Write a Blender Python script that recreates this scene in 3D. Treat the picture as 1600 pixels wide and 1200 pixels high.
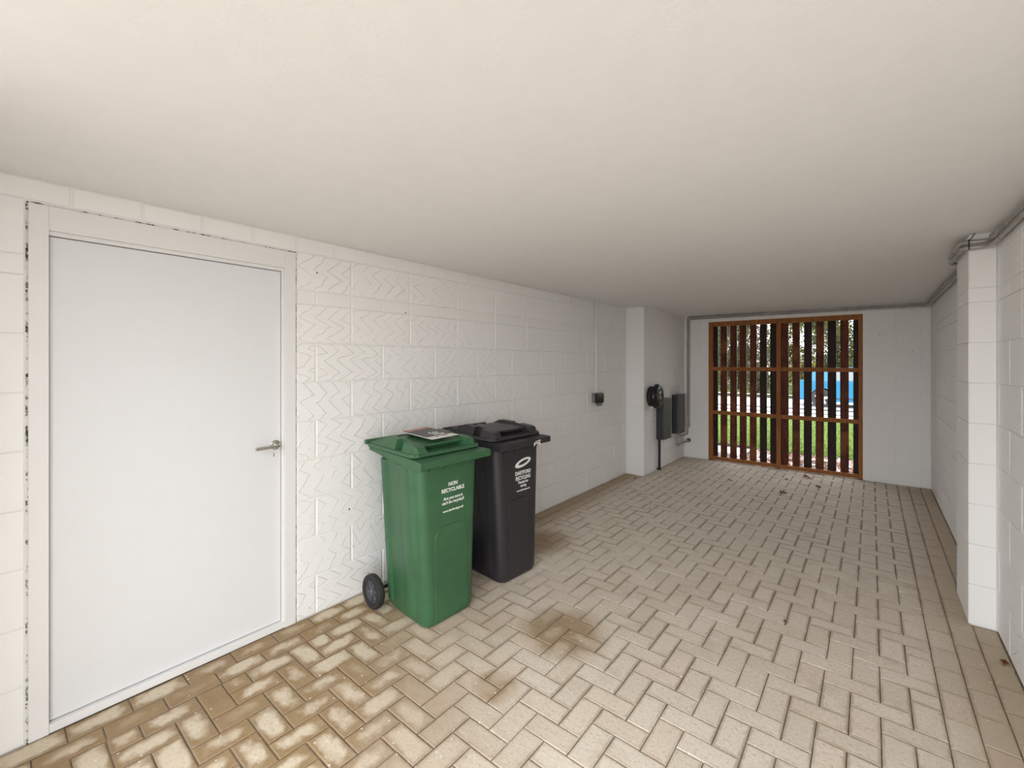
import bpy, bmesh, math, random
from mathutils import Vector, Matrix
random.seed(7)
for o in list(bpy.data.objects): bpy.data.objects.remove(o)
scene = bpy.context.scene
COL = scene.collection

# ------------------------------------------------------------------ camera
CAM_H, YAW, FPX = 1.465, math.radians(39.3), 687.0
cd = bpy.data.cameras.new('camera'); cam = bpy.data.objects.new('camera', cd); COL.objects.link(cam)
cam.location = (0, 0, CAM_H); cam.rotation_euler = (math.pi/2, 0, YAW)
cd.sensor_width = 36; cd.lens = FPX/1600*36; cd.shift_y = -34/1600; cd.clip_start = .02; cd.clip_end = 400
scene.camera = cam

# ------------------------------------------------------------------ sky and exposure
w = bpy.data.worlds.new('overcast_sky'); scene.world = w; w.use_nodes = True
bg = w.node_tree.nodes['Background']; bg.inputs[0].default_value = (.965, .98, 1, 1); bg.inputs[1].default_value = 5.7
vs = scene.view_settings
vs.view_transform = 'Standard'; vs.look = 'None'; vs.gamma = 1; vs.use_curve_mapping = False; vs.exposure = 0.0
FRONT = -.25            # the open end of the car port, behind the photographer
pl = bpy.data.lights.new('opening_portal', 'AREA'); pl.shape = 'RECTANGLE'; pl.size = 2.28; pl.size_y = 2.2
pl.cycles.is_portal = True
po = bpy.data.objects.new('opening_portal', pl); COL.objects.link(po); po.location = (-.61, FRONT - .02, 1.09); po.rotation_euler = (math.pi/2, 0, 0)

# ------------------------------------------------------------------ materials
def nt(name):
    m = bpy.data.materials.new(name); m.use_nodes = True
    return m, m.node_tree.nodes, m.node_tree.links, m.node_tree.nodes['Principled BSDF']
class G:
    """tiny node graph helper"""
    def __init__(s, name, rough=.6, metal=0, spec=.5):
        s.m, s.n, s.l, s.b = nt(name)
        s.b.inputs['Roughness'].default_value = rough; s.b.inputs['Metallic'].default_value = metal
        s.b.inputs['Specular IOR Level'].default_value = spec
    def put(s, sock, v):
        if hasattr(v, 'is_output'): s.l.new(v, sock)
        elif isinstance(v, (tuple, list)): sock.default_value = (*v, 1) if len(v) == 3 and sock.type == 'RGBA' else v
        else: sock.default_value = v
    def math(s, op, a, b=0, c=None, clamp=False):
        n = s.n.new('ShaderNodeMath'); n.operation = op; n.use_clamp = clamp
        s.put(n.inputs[0], a); s.put(n.inputs[1], b)
        if c is not None: s.put(n.inputs[2], c)
        return n.outputs[0]
    def vmath(s, op, a, b):
        n = s.n.new('ShaderNodeVectorMath'); n.operation = op; s.put(n.inputs[0], a); s.put(n.inputs[1], b); return n.outputs[0]
    def coord(s, k='Object'): return s.n.new('ShaderNodeTexCoord').outputs[k]
    def pos(s): return s.n.new('ShaderNodeNewGeometry').outputs['Position']
    def rnd(s): return s.n.new('ShaderNodeObjectInfo').outputs['Random']
    def sep(s, v):
        n = s.n.new('ShaderNodeSeparateXYZ'); s.l.new(v, n.inputs[0]); return n.outputs
    def comb(s, x, y, z):
        n = s.n.new('ShaderNodeCombineXYZ')
        for i, v in enumerate((x, y, z)): s.put(n.inputs[i], v)
        return n.outputs[0]
    def noise(s, vec, scale, detail=3, rough=.5):
        n = s.n.new('ShaderNodeTexNoise'); s.l.new(vec, n.inputs['Vector'])
        n.inputs['Scale'].default_value = scale; n.inputs['Detail'].default_value = detail; n.inputs['Roughness'].default_value = rough
        return n.outputs['Fac']
    def vor(s, vec, scale, out='Distance'):
        n = s.n.new('ShaderNodeTexVoronoi'); s.l.new(vec, n.inputs['Vector']); n.inputs['Scale'].default_value = scale
        return n.outputs[out]
    def ramp(s, fac, lo, hi, a=0., b=1.):
        n = s.n.new('ShaderNodeMapRange'); n.interpolation_type = 'SMOOTHSTEP'
        s.put(n.inputs[0], fac); s.put(n.inputs[1], lo); s.put(n.inputs[2], hi); s.put(n.inputs[3], a); s.put(n.inputs[4], b)
        return n.outputs[0]
    def mix(s, fac, a, b):
        n = s.n.new('ShaderNodeMix'); n.data_type = 'RGBA'
        s.put(n.inputs[0], fac); s.put(n.inputs[6], a); s.put(n.inputs[7], b); return n.outputs[2]
    def color(s, v): s.put(s.b.inputs['Base Color'], v); return s
    def bump(s, h, dist=.003, strength=1.):
        n = s.n.new('ShaderNodeBump'); n.inputs['Strength'].default_value = strength; n.inputs['Distance'].default_value = dist
        s.l.new(h, n.inputs['Height']); s.l.new(n.outputs[0], s.b.inputs['Normal']); return s
M = {}
def plain(k, col, rough=.55, metal=0, var=.0, bump=0, bscale=200, spec=.5):
    g = G(k, rough, metal, spec); c = g.coord()
    n = g.noise(c, 14, 4)
    lo = tuple(v*(1-var) for v in col); hi = tuple(min(1, v*(1+var)) for v in col)
    g.color(g.mix(g.ramp(n, .3, .7), lo, hi))
    if bump: g.bump(g.noise(c, bscale, 2), bump)
    M[k] = g.m
WHITE = (.93, .925, .915)

def mat_blocks(k, zig=True, col=WHITE):
    """white painted keyed blocks: zig-zag scratch ridges, roller texture and small dark air holes"""
    g = G(k, .62, 0, .35); oc = g.coord(); r = g.rnd()
    off = g.comb(g.math('MULTIPLY', r, 37.), g.math('MULTIPLY', r, 11.), g.math('MULTIPLY', r, 23.))
    p = g.vmath('ADD', oc, off)
    x, y, z = g.sep(oc)
    fine = g.noise(p, 160, 3)
    h = g.math('MULTIPLY', fine, .22)
    if zig:
        wob = g.math('MULTIPLY', g.math('SUBTRACT', g.noise(p, 11, 2), .5), .05)
        r2 = g.math('FRACT', g.math('MULTIPLY', r, 17.3)); r3 = g.math('FRACT', g.math('MULTIPLY', r, 53.7))
        amp = g.math('MULTIPLY', g.math('ADD', .055, g.math('MULTIPLY', r2, .075)), g.math('SIGN', g.math('SUBTRACT', g.math('FRACT', g.math('MULTIPLY', r, 91.7)), .35)))
        flip = g.math('GREATER_THAN', r3, .94)
        uu = g.math('ADD', g.math('MULTIPLY', x, g.math('SUBTRACT', 1, flip)), g.math('MULTIPLY', z, flip))
        vv = g.math('ADD', g.math('MULTIPLY', z, g.math('SUBTRACT', 1, flip)), g.math('MULTIPLY', x, flip))
        tf = g.math('FRACT', g.math('DIVIDE', g.math('ADD', g.math('ADD', vv, g.math('MULTIPLY', r, 3.1)), g.math('ADD', 5., g.math('MULTIPLY', wob, .8))), .125))
        tri = g.math('SMOOTH_MIN', g.math('DIVIDE', tf, .64), g.math('DIVIDE', g.math('SUBTRACT', 1., tf), .36), .22)
        u2 = g.math('ADD', g.math('ADD', uu, g.math('MULTIPLY', tri, amp)), wob)
        d = g.math('PINGPONG', g.math('ADD', u2, 5.), .043)
        line = g.ramp(d, .001, .0050, 1., 0.)
        mask = g.math('MULTIPLY', g.ramp(g.noise(p, 7, 2), .30, .52), g.ramp(g.math('FRACT', g.math('MULTIPLY', r, 7.9)), 0., 1., .65, 1.))
        line = g.math('MULTIPLY', line, mask)
        h = g.math('ADD', h, g.math('MULTIPLY', line, 1.))
    vd = g.vor(p, 9.); vc = g.sep(g.vor(p, 9., 'Color'))[0]
    hole = g.math('MULTIPLY', g.ramp(vd, .035, .055, 1., 0.), g.math('GREATER_THAN', vc, .86))
    tone = g.math('ADD', .985, g.math('MULTIPLY', g.math('SUBTRACT', g.noise(p, 5, 3), .5), .05))
    base = g.mix(hole, g.mix(tone, (.80, .79, .77), col), (.05, .045, .04))
    g.color(base); g.bump(g.math('SUBTRACT', h, hole), .0042, .8)
    M[k] = g.m
mat_blocks('block_paint'); mat_blocks('smooth_block_paint', False, (.92, .912, .90))
plain('mortar_paint', (.90, .89, .87), .7, bump=.002, bscale=120)
plain('ceiling_paint', (.90, .893, .885), .8, var=.01, bump=.0004, bscale=90)
plain('door_paint', (.775, .785, .80), .42, var=.005)
plain('frame_paint', (.82, .815, .81), .45, var=.005)
def mat_gap():
    g = G('ragged_gap', .9); p = g.pos()
    n = g.noise(g.vmath('MULTIPLY', p, (1, 1, 1)), 34, 5, .7)
    g.color(g.mix(g.ramp(n, .40, .52), (.05, .047, .042), (.74, .73, .71))); M['ragged_gap'] = g.m
mat_gap()
plain('chrome', (.62, .60, .57), .18, 1)
plain('keyhole_black', (.01, .01, .01), .6)

def mat_paver():
    g = G('paver', .8, 0, .35); p = g.pos(); r = g.rnd(); uv = g.coord('UV')
    px, py, pz = g.sep(p)
    off = g.vmath('ADD', p, g.comb(g.math('MULTIPLY', r, 9.), 0, 0))
    r2 = g.math('FRACT', g.math('MULTIPLY', r, 31.7))
    dry = g.mix(r, (.73, .645, .535), (.83, .75, .64))
    dry = g.mix(g.math('MULTIPLY', g.math('GREATER_THAN', r2, .8), .55), dry, (.79, .66, .55))
    sp = g.noise(p, 420, 2)
    dry = g.mix(g.ramp(sp, .38, .62, 0., .34), dry, (.58, .50, .42))
    blot = g.noise(p, 5.5, 4, .6)
    dry = g.mix(g.ramp(blot, .52, .72, 0., .4), dry, (.56, .475, .38))
    eff = g.noise(g.vmath('ADD', p, (3., 1., 0)), 6.5, 4, .65)
    dry = g.mix(g.ramp(eff, .60, .74, 0., .6), dry, (.84, .80, .74))
    # damp, dirt-stained ground: strongest along the door wall, fading out into the bay, plus the strip along the walls
    nb = g.math('MULTIPLY', g.math('SUBTRACT', g.noise(p, 2.2, 4, .6), .5), 1.1)
    dx = g.math('ADD', px, 2.5)
    dwall = g.math('ADD', dx, g.math('MULTIPLY', g.math('MAXIMUM', g.math('SUBTRACT', py, .75), 0), .95))
    zone = g.ramp(g.math('ADD', dwall, nb), .75, 2.35, 1., 0.); wet = zone
    edge = g.math('MULTIPLY', g.ramp(g.math('ADD', dx, g.math('MULTIPLY', nb, .22)), .06, .34, 1., 0.), .8)
    edge2 = g.math('MULTIPLY', g.ramp(g.math('SUBTRACT', .53, px), .05, .42, 1., 0.), .55)
    # the blotch on the floor in front of the dark bin, and a smaller one further right
    def blob(cx, cy, rad):
        d = g.math('POWER', g.math('ADD', g.math('POWER', g.math('SUBTRACT', px, cx), 2.), g.math('POWER', g.math('SUBTRACT', py, cy), 2.)), .5)
        return g.ramp(g.math('ADD', d, g.math('MULTIPLY', nb, .18)), rad*.35, rad, 1., 0.)
    wet = g.math('MAXIMUM', wet, g.math('MAXIMUM', edge, edge2))
    wet = g.math('MAXIMUM', wet, g.math('MULTIPLY', blob(-1.305, 2.02, .30), .85))
    wet = g.math('MAXIMUM', wet, g.math('MULTIPLY', blob(-1.32, 1.48, .15), .85))
    wet = g.math('MAXIMUM', wet, g.math('MULTIPLY', blob(-2.1, 2.95, .33), .8))
    # dried patch in the middle of each stone
    ux, uy, _ = g.sep(uv)
    ex = g.math('MINIMUM', ux, g.math('SUBTRACT', 1., ux)); ey = g.math('MINIMUM', uy, g.math('SUBTRACT', 1., uy))
    cen = g.math('MULTIPLY', g.math('POWER', g.math('MULTIPLY', g.math('MULTIPLY', ux, g.math('SUBTRACT', 1., ux)), 4.), .7), g.math('MULTIPLY', g.math('MULTIPLY', uy, g.math('SUBTRACT', 1., uy)), 2.))
    cen = g.math('ADD', cen, g.math('MULTIPLY', g.math('SUBTRACT', g.noise(off, 18, 4), .5), .75))
    r3 = g.math('FRACT', g.math('MULTIPLY', r, 71.3))
    dried = g.math('MULTIPLY', g.math('MULTIPLY', g.ramp(g.math('ADD', cen, g.math('MULTIPLY', g.math('SUBTRACT', r3, .6), .35)), .08, .46), g.ramp(r3, .0, .3)), g.math('MAXIMUM', zone, g.math('MULTIPLY', blob(-1.3, 1.8, .6), .6)))
    wetc = g.mix(g.noise(off, 9, 3), (.30, .185, .08), (.43, .295, .15))
    wetc = g.mix(g.ramp(sp, .4, .6, 0., .3), wetc, (.18, .13, .08))
    patch = g.mix(dried, wetc, (.70, .60, .46))
    allc = g.mix(wet, dry, patch)
    e2 = g.math('ADD', g.math('MINIMUM', g.math('MULTIPLY', ex, 2.), ey), g.math('MULTIPLY', g.math('SUBTRACT', g.noise(p, 30, 3), .5), .16))
    dirt = g.math('MULTIPLY', g.ramp(e2, .02, .15, 1., 0.), g.ramp(g.noise(p, 3.1, 2), .35, .6, .15, .6))
    allc = g.mix(dirt, allc, (.33, .25, .17))
    spk = g.math('MULTIPLY', g.ramp(g.vor(p, 38.), .10, .22, 1., 0.), g.math('GREATER_THAN', g.sep(g.vor(p, 38., 'Color'))[0], .85))
    g.color(g.mix(g.math('MULTIPLY', spk, .7), g.mix(g.ramp(g.noise(p, 75, 4, .7), .52, .66, 0., .4), allc, (.36, .29, .22)), (.86, .82, .75)))
    g.put(g.b.inputs['Roughness'], g.ramp(g.math('MULTIPLY', wet, g.math('SUBTRACT', 1., dried)), 0., 1., .82, .55))
    g.bump(g.math('ADD', g.noise(p, 260, 3), g.math('MULTIPLY', g.noise(p, 40, 3), 1.2)), .0022, .8)
    M['paver'] = g.m
mat_paver()
plain('joint_sand', (.22, .165, .11), .95, var=.35, bump=.003, bscale=300)
def plastic(k, col, rough):
    g = G(k, rough, 0, .5); c = g.coord()
    n = g.noise(c, 5, 4, .6); sc = g.noise(g.vmath('MULTIPLY', c, (30, 30, 2.5)), 3, 4)
    base = g.mix(g.ramp(n, .3, .75), tuple(v*.9 for v in col), tuple(v*1.12 for v in col))
    g.color(g.mix(g.ramp(sc, .68, .8, 0., .16), base, (.5, .55, .5)))
    g.bump(g.noise(c, 420, 2), .0006, .6); M[k] = g.m
plastic('green_plastic', (.040, .125, .055), .40)
plastic('black_plastic', (.027, .025, .030), .40)
plain('rubber', (.022, .022, .023), .75, var=.3, bump=.001)
plain('hub_grey', (.10, .105, .115), .4, var=.15)
plain('print_white', (.82, .83, .80), .5)
plain('card_dark', (.045, .035, .038), .35); plain('card_red', (.42, .025, .03), .35); plain('card_white', (.84, .80, .74), .4)

def wood(k, c1, c2, c3, rough=.6):
    g = G(k, rough, 0, .3); oc = g.coord(); r = g.rnd()
    p = g.vmath('ADD', oc, g.comb(g.math('MULTIPLY', r, 7.), g.math('MULTIPLY', r, 3.), g.math('MULTIPLY', r, 19.)))
    st = g.vmath('MULTIPLY', p, (22, 22, 1.6))
    n = g.noise(st, 2.2, 5, .65); n2 = g.noise(p, 2.6, 3)
    base = g.mix(g.ramp(n, .35, .68), c1, c2)
    base = g.mix(g.ramp(n2, .52, .68, 0., .75), base, c3)
    kd = g.vor(g.vmath('MULTIPLY', p, (1, 1, .7)), 5.)
    base = g.mix(g.ramp(kd, .03, .09, .85, 0.), base, tuple(v*.25 for v in c1))
    g.color(base); g.bump(n, .0012, .7); M[k] = g.m
wood('gate_timber', (.27, .095, .022), (.40, .155, .042), (.33, .12, .035))
wood('slat_timber', (.055, .011, .005), (.16, .036, .012), (.24, .08, .02))
wood('dark_slat_timber', (.014, .006, .006), (.045, .013, .009), (.018, .009, .007))
plain('gloss_black', (.012, .012, .014), .12); plain('matt_black', (.014, .014, .016), .5)
plain('box_green', (.045, .058, .040), .42, var=.12); plain('box_side', (.035, .037, .045), .45, var=.1)
plain('box_grey', (.085, .085, .088), .5, var=.06); plain('conduit_galv', (.42, .40, .375), .42, .5, var=.15)
plain('socket_grey', (.20, .20, .205), .45); plain('white_plastic', (.82, .81, .79), .4)
plain('pipe_cap', (.08, .075, .07), .5)
plain('exterior_brick', (.35, .2, .14), .9, var=.2, bump=.002)
plain('driveway_tone', (.28, .25, .22), .9, var=.12, bump=.002)
plain('grass_ground', (.06, .10, .010), .95, var=.35, bump=.01, bscale=60)
plain('grass_blade', (.115, .20, .014), .6, var=.25)
plain('soil', (.05, .034, .026), .95, var=.4, bump=.01, bscale=60)
plain('chip_a', (.22, .15, .13), .9, var=.4); plain('slab_concrete', (.62, .60, .58), .85, var=.08, bump=.002)
plain('path_surface', (.62, .60, .57), .9, var=.06, bump=.001); plain('road_surface', (.50, .49, .48), .9, var=.08, bump=.002)
plain('kerb_stone', (.55, .54, .52), .85, var=.1, bump=.001)
plain('car_blue', (.005, .125, .24), .25, 0, var=.02); plain('car_trim', (.02, .02, .022), .5); plain('tail_red', (.5, .02, .02), .2)
plain('alloy', (.55, .56, .58), .3, .8); plain('bark_wood', (.04, .03, .024), .9, var=.3, bump=.01, bscale=40)
g = G('car_glass', .05, 0, .8); g.color((.10, .12, .13)); M['car_glass'] = g.m
def leafmat(k, a, b):
    g = G(k, .6, 0, .3); p = g.pos()
    g.color(g.mix(g.ramp(g.noise(p, 9, 2), .35, .65), a, b))
    tr = g.n.new('ShaderNodeBsdfTranslucent'); tr.inputs[0].default_value = (*[min(1, v*1.4) for v in b], 1)
    ms = g.n.new('ShaderNodeMixShader'); ms.inputs[0].default_value = .45
    g.l.new(g.b.outputs[0], ms.inputs[1]); g.l.new(tr.outputs[0], ms.inputs[2])
    g.l.new(ms.outputs[0], g.n['Material Output'].inputs[0]); M[k] = g.m
leafmat('leaf_green', (.035, .05, .012), (.09, .11, .03)); leafmat('leaf_yellow', (.12, .11, .02), (.20, .17, .03))
leafmat('leaf_pale', (.06, .065, .04), (.12, .12, .075)); leafmat('leaf_dry', (.16, .06, .02), (.24, .10, .03))

# ------------------------------------------------------------------ mesh helpers
class MB:
    def __init__(s): s.v = []; s.f = []; s.mi = []; s.cur = 0; s.uv = None
    def add(s, vs, fs):
        b = len(s.v); s.v += [tuple(v) for v in vs]; s.f += [tuple(b+i for i in f) for f in fs]; s.mi += [s.cur]*len(fs); return s
    def box(s, a, b, ch=0.):
        x0, y0, z0 = a; x1, y1, z1 = b
        if ch <= 0:
            return s.add([(x0,y0,z0),(x1,y0,z0),(x1,y1,z0),(x0,y1,z0),(x0,y0,z1),(x1,y0,z1),(x1,y1,z1),(x0,y1,z1)],
                         [(3,2,1,0),(4,5,6,7),(0,1,5,4),(1,2,6,5),(2,3,7,6),(3,0,4,7)])
        bm = bmesh.new(); bmesh.ops.create_cube(bm, size=1)
        for v in bm.verts: v.co = Vector(((x0+x1)/2+v.co.x*(x1-x0), (y0+y1)/2+v.co.y*(y1-y0), (z0+z1)/2+v.co.z*(z1-z0)))
        bmesh.ops.bevel(bm, geom=bm.edges[:], offset=ch, segments=2, affect='EDGES', profile=.6)
        bm.verts.index_update(); s.add([v.co for v in bm.verts], [[v.index for v in f.verts] for f in bm.faces]); bm.free(); return s
    def loft(s, rings, cap=True, close=True):
        n = len(rings[0]); vs = [p for r in rings for p in r]; fs = []
        for i in range(len(rings)-1):
            for j in range(n if close else n-1):
                k = (j+1) % n; fs.append((i*n+j, i*n+k, (i+1)*n+k, (i+1)*n+j))
        if cap: fs += [tuple(range(n-1, -1, -1)), tuple((len(rings)-1)*n+j for j in range(n))]
        return s.add(vs, fs)
    def tube(s, pts, r, n=10, cap=True):
        pts = [Vector(p) for p in pts]; rings = []; up = None
        for i, p in enumerate(pts):
            t = (pts[min(i+1, len(pts)-1)]-pts[max(i-1, 0)]).normalized()
            if up is None: up = t.orthogonal().normalized()
            up = (up - t*up.dot(t)).normalized(); w_ = t.cross(up)
            rr = r[i] if isinstance(r, (list, tuple)) else r
            rings.append([p+(up*math.cos(2*math.pi*k/n)+w_*math.sin(2*math.pi*k/n))*rr for k in range(n)])
        return s.loft(rings, cap)
    def lathe(s, prof, axis='z', c=(0,0,0), n=28):
        rings = []
        for (r, h) in prof:
            ring = []
            for k in range(n):
                a = 2*math.pi*k/n; p, q = r*math.cos(a), r*math.sin(a)
                ring.append({'z': (c[0]+p, c[1]+q, c[2]+h), 'x': (c[0]+h, c[1]+p, c[2]+q), 'y': (c[0]+q, c[1]+h, c[2]+p)}[axis])
            rings.append(ring)
        return s.loft(rings)
    def prism(s, poly, d0, d1, axis='y'):
        f = (lambda p, d: (p[0], d, p[1])) if axis == 'y' else ((lambda p, d: (d, p[0], p[1])) if axis == 'x' else (lambda p, d: (p[0], p[1], d)))
        return s.loft([[f(p, d0) for p in poly], [f(p, d1) for p in poly]])
    def mesh(s, name, mats, smooth=False):
        me = bpy.data.meshes.new(name); me.from_pydata(s.v, [], s.f)
        for k in (mats if isinstance(mats, (list, tuple)) else [mats]): me.materials.append(M[k])
        bm = bmesh.new(); bm.from_mesh(me); bmesh.ops.recalc_face_normals(bm, faces=bm.faces[:]); bm.to_mesh(me); bm.free()
        if len(set(s.mi)) > 1:
            for p, i in zip(me.polygons, s.mi): p.material_index = i
        if smooth:
            for p in me.polygons: p.use_smooth = True
            me.set_sharp_from_angle(angle=math.radians(38))
        return me
    def build(s, name, mat, parent=None, smooth=False): return link(name, s.mesh(name, mat, smooth), parent)
def link(name, data, parent=None):
    o = bpy.data.objects.new(name, data); COL.objects.link(o)
    if parent is not None: o.parent = parent
    return o
def tag(o, label=None, cat=None, group=None, kind=None):
    if label: o['label'] = label
    if cat: o['category'] = cat
    if group: o['group'] = group
    if kind: o['kind'] = kind
    return o
def thing(name, label, cat, loc=(0,0,0), rz=0, group=None):
    o = link(name, None); o.location = loc; o.rotation_euler = (0, 0, rz); return tag(o, label, cat, group)
def copy_tree(o, parent=None):
    kids = [c for c in o.children]; c = o.copy(); COL.objects.link(c); c.parent = parent
    for k in kids: copy_tree(k, c)
    return c
def bend(pts, r=.03, n=4):
    """polyline with rounded corners"""
    P = [Vector(p) for p in pts]; out = [P[0]]
    for a, b, c in zip(P, P[1:], P[2:]):
        d1 = (a-b); d2 = (c-b); rr = min(r, d1.length*.45, d2.length*.45); p, q = b+d1.normalized()*rr, b+d2.normalized()*rr
        for k in range(n+1):
            t = k/n; out.append(p*(1-t)**2+b*2*t*(1-t)+q*t*t)
    return out+[P[-1]]
def rrect(x0, x1, y0, y1, z, r, n=5):
    pts = []
    for cx, cy, a0 in ((x1-r, y1-r, 0), (x0+r, y1-r, 90), (x0+r, y0+r, 180), (x1-r, y0+r, 270)):
        for k in range(n+1):
            a = math.radians(a0+90*k/n); pts.append((cx+r*math.cos(a), cy+r*math.sin(a), z))
    return pts
def struct(o, label=None, cat=None): tag(o, label, cat, kind='structure'); return o

# ------------------------------------------------------------------ room shell
XL, XR, YB, HC = -2.51, .53, 7.0, 2.178
XS, YS = -2.265, 5.44                                    # the thicker wall with the charger
PX, PY0, PY1 = .42, 3.53, 3.965                          # pier on the right wall
GX0, GX1, GZ1 = -1.905, -.087, 2.068                     # gate opening
DY0, DY1, DZ1 = .125, 1.148, 2.085                       # door opening
DM = .0045                                                # depth of the joints

ceiling = struct(MB().box((XL-.4, FRONT-.05, HC), (XR+.4, YB+.25, HC+.3)).build('ceiling', 'ceiling_paint'), 'smooth white painted plaster ceiling', 'ceiling')
wb = MB()
x0, x1 = XL-.4, XL-DM
wb.box((x0, FRONT, -.1), (x1, DY0, HC)); wb.box((x0, DY1, -.1), (x1, YS+.05, HC)); wb.box((x0, DY0, DZ1), (x1, DY1, HC)); wb.box((x0, DY0, -.1), (x0+.2, DY1, DZ1))
wall_left = struct(wb.build('wall_left', 'mortar_paint'), 'long white painted blockwork wall with the door', 'wall')
wall_step = struct(MB().box((XL-.4, YS+DM, -.1), (XS-DM, YB+.1, HC)).build('wall_recess', 'mortar_paint'), 'thicker white painted wall section carrying the charger', 'wall')
wb = MB()
wb.box((XS-DM, YB+DM, -.1), (GX0, YB+.12, HC)); wb.box((GX1, YB+DM, -.1), (XR+.4, YB+.12, HC)); wb.box((GX0, YB+DM, GZ1), (GX1, YB+.12, HC))
wall_back = struct(wb.build('wall_back', 'mortar_paint'), 'white painted end wall around the timber gate', 'wall')
wall_right = struct(MB().box((XR+DM, FRONT, -.1), (XR+.4, YB+.1, HC)).build('wall_right', 'mortar_paint'), 'white painted blockwork wall on the right', 'wall')
wall_front = struct(MB().box((XL-.4, FRONT-.1, -.1), (-1.75, FRONT, HC)).build('wall_front', 'mortar_paint'), 'white return wall beside the open end', 'wall')
pier = struct(MB().box((PX+DM, PY0+DM, -.1), (XR+.1, PY1-DM, HC)).build('wall_pier', 'mortar_paint'), 'white painted block pier on the right wall', 'pier')

_slab = {}
def slab_mesh(L, Hh, mat, T=.012, ch=.0035):
    k = (round(L, 3), round(Hh, 3), mat, T)
    if 'smooth' in mat: ch = .0014
    if k not in _slab:
        a, b = L/2, Hh/2
        o = [(-a, -b), (a, -b), (a, b), (-a, b)]; i_ = [(-a+ch, -b+ch), (a-ch, -b+ch), (a-ch, b-ch), (-a+ch, b-ch)]
        m = MB().loft([[(p[0], -T, p[1]) for p in o], [(p[0], -ch*.8, p[1]) for p in o], [(p[0], 0, p[1]) for p in i_]], cap=False)
        m.add([(p[0], 0, p[1]) for p in i_], [(0, 1, 2, 3)])
        _slab[k] = m.mesh('block', mat)
    return _slab[k]
def block(parent, origin, ang, s0, s1, z0, z1, mat, joint=.009, proud=0., name='block'):
    """one block on a wall: s runs along the wall from origin, local +Y is the outward normal"""
    g_ = joint/2
    o = link(name, slab_mesh(s1-s0-joint, z1-z0-joint*.45, mat, .012+proud), parent)
    R = Matrix.Rotation(ang, 4, 'Z'); c = Vector(origin) + R @ Vector(((s0+s1)/2, proud, 0))
    o.location = (c.x, c.y, (z0+z1)/2); o.rotation_euler = (0, 0, ang)
    return o
COURSES = [(.225*k, .225*(k+1), 'block', k % 2) for k in range(8)] + [(1.80, 1.878, 'brick', 0), (1.878, 2.092, 'block', 1), (2.092, HC-.004, 'brick', 1)]
def lay(parent, origin, ang, s_lo, s_hi, phase, mat, holes=(), joint=.011, jit=.0012, unit=.45):
    for (z0, z1, kind, par) in COURSES:
        U = unit if kind == 'block' else .225
        s = phase + (U/2 if par else 0)
        while s > s_lo: s -= U
        while s < s_hi:
            segs = [(max(s, s_lo), min(s+U, s_hi))]
            for (h0, h1, hz) in holes:
                if z0 < hz-.02:
                    new = []
                    for a, b in segs:
                        if b <= h0 or a >= h1: new.append((a, b)); continue
                        if a < h0: new.append((a, h0))
                        if b > h1: new.append((h1, b))
                    segs = new
            for a, b in segs:
                if b-a > .03: block(parent, origin, ang, a, b, z0, z1, 'smooth_block_paint' if kind == 'brick' or (mat == 'block_paint' and a > -.13 and ang < 0) else mat, joint, random.uniform(0, jit), kind)
            s += U
# left wall faces +X : local X -> -Y when ang=-90deg ; s = -Y
lay(wall_left, (XL, 0, 0), -math.pi/2, -YS, .30, -1.261-4.5, 'block_paint', holes=[(-DY1, -DY0, DZ1)])
lay(wall_step, (XS, 0, 0), -math.pi/2, -YB, -YS, -5.44-.45*5, 'smooth_block_paint', joint=.006, jit=.0008)
lay(wall_step, (XS, YS, 0), math.pi, 0, XS-XL, 0, 'smooth_block_paint', joint=.006, jit=.0008, unit=.9)
# back wall faces -Y (local +Y -> -Y : ang = pi, s = -X)
lay(wall_back, (0, YB, 0), math.pi, -XR, -XS, 0, 'smooth_block_paint', holes=[(-GX1, -GX0, GZ1)], joint=.0035, jit=.0005)
# right wall faces -X (ang = +90deg, s = Y)
lay(wall_right, (XR, 0, 0), math.pi/2, 1.6, PY0, .1, 'block_paint', joint=.007)
lay(wall_right, (XR, 0, 0), math.pi/2, PY1, YB, .1, 'smooth_block_paint', joint=.006)
lay(pier, (PX, 0, 0), math.pi/2, PY0, PY1, PY0, 'smooth_block_paint', joint=.006, unit=.9)
lay(pier, (0, PY0, 0), math.pi, -XR, -PX, -XR, 'smooth_block_paint', joint=.006, unit=.9)

# ------------------------------------------------------------------ floor of herringbone pavers
floor = struct(MB().box((XL-.1, FRONT-.1, -.12), (XR+.1, YB+.14, -.006)).build('floor', 'joint_sand'), 'beige block paved floor laid in herringbone', 'floor')
PXU, PYU, OX, OY = .1011, .0978, .0285, 1.69
_pav = {}
def paver_geo(L, W, ch=.0042, T=.011):
    a, b = L/2, W/2; o = [(-a, -b), (a, -b), (a, b), (-a, b)]; i_ = [(-a+ch, -b+ch), (a-ch, -b+ch), (a-ch, b-ch), (-a+ch, b-ch)]
    vs = [(p[0], p[1], -T) for p in o]+[(p[0], p[1], -ch*.55) for p in o]+[(p[0], p[1], 0) for p in i_]
    fs = [(8, 9, 10, 11)]
    for r_ in (0, 4):
        for k in range(4): fs.append((r_+k, r_+(k+1) % 4, r_+4+(k+1) % 4, r_+4+k))
    return vs, fs
def uv_paver(me, L, W, centers=None):
    uv = me.uv_layers.new(name='UVMap')
    return uv
pav = []                                                  # (x0,x1,y0,y1)
J0, J1 = int((FRONT-OY)/PYU)-1, int((YB+.05-OY)/PYU)+1
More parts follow.
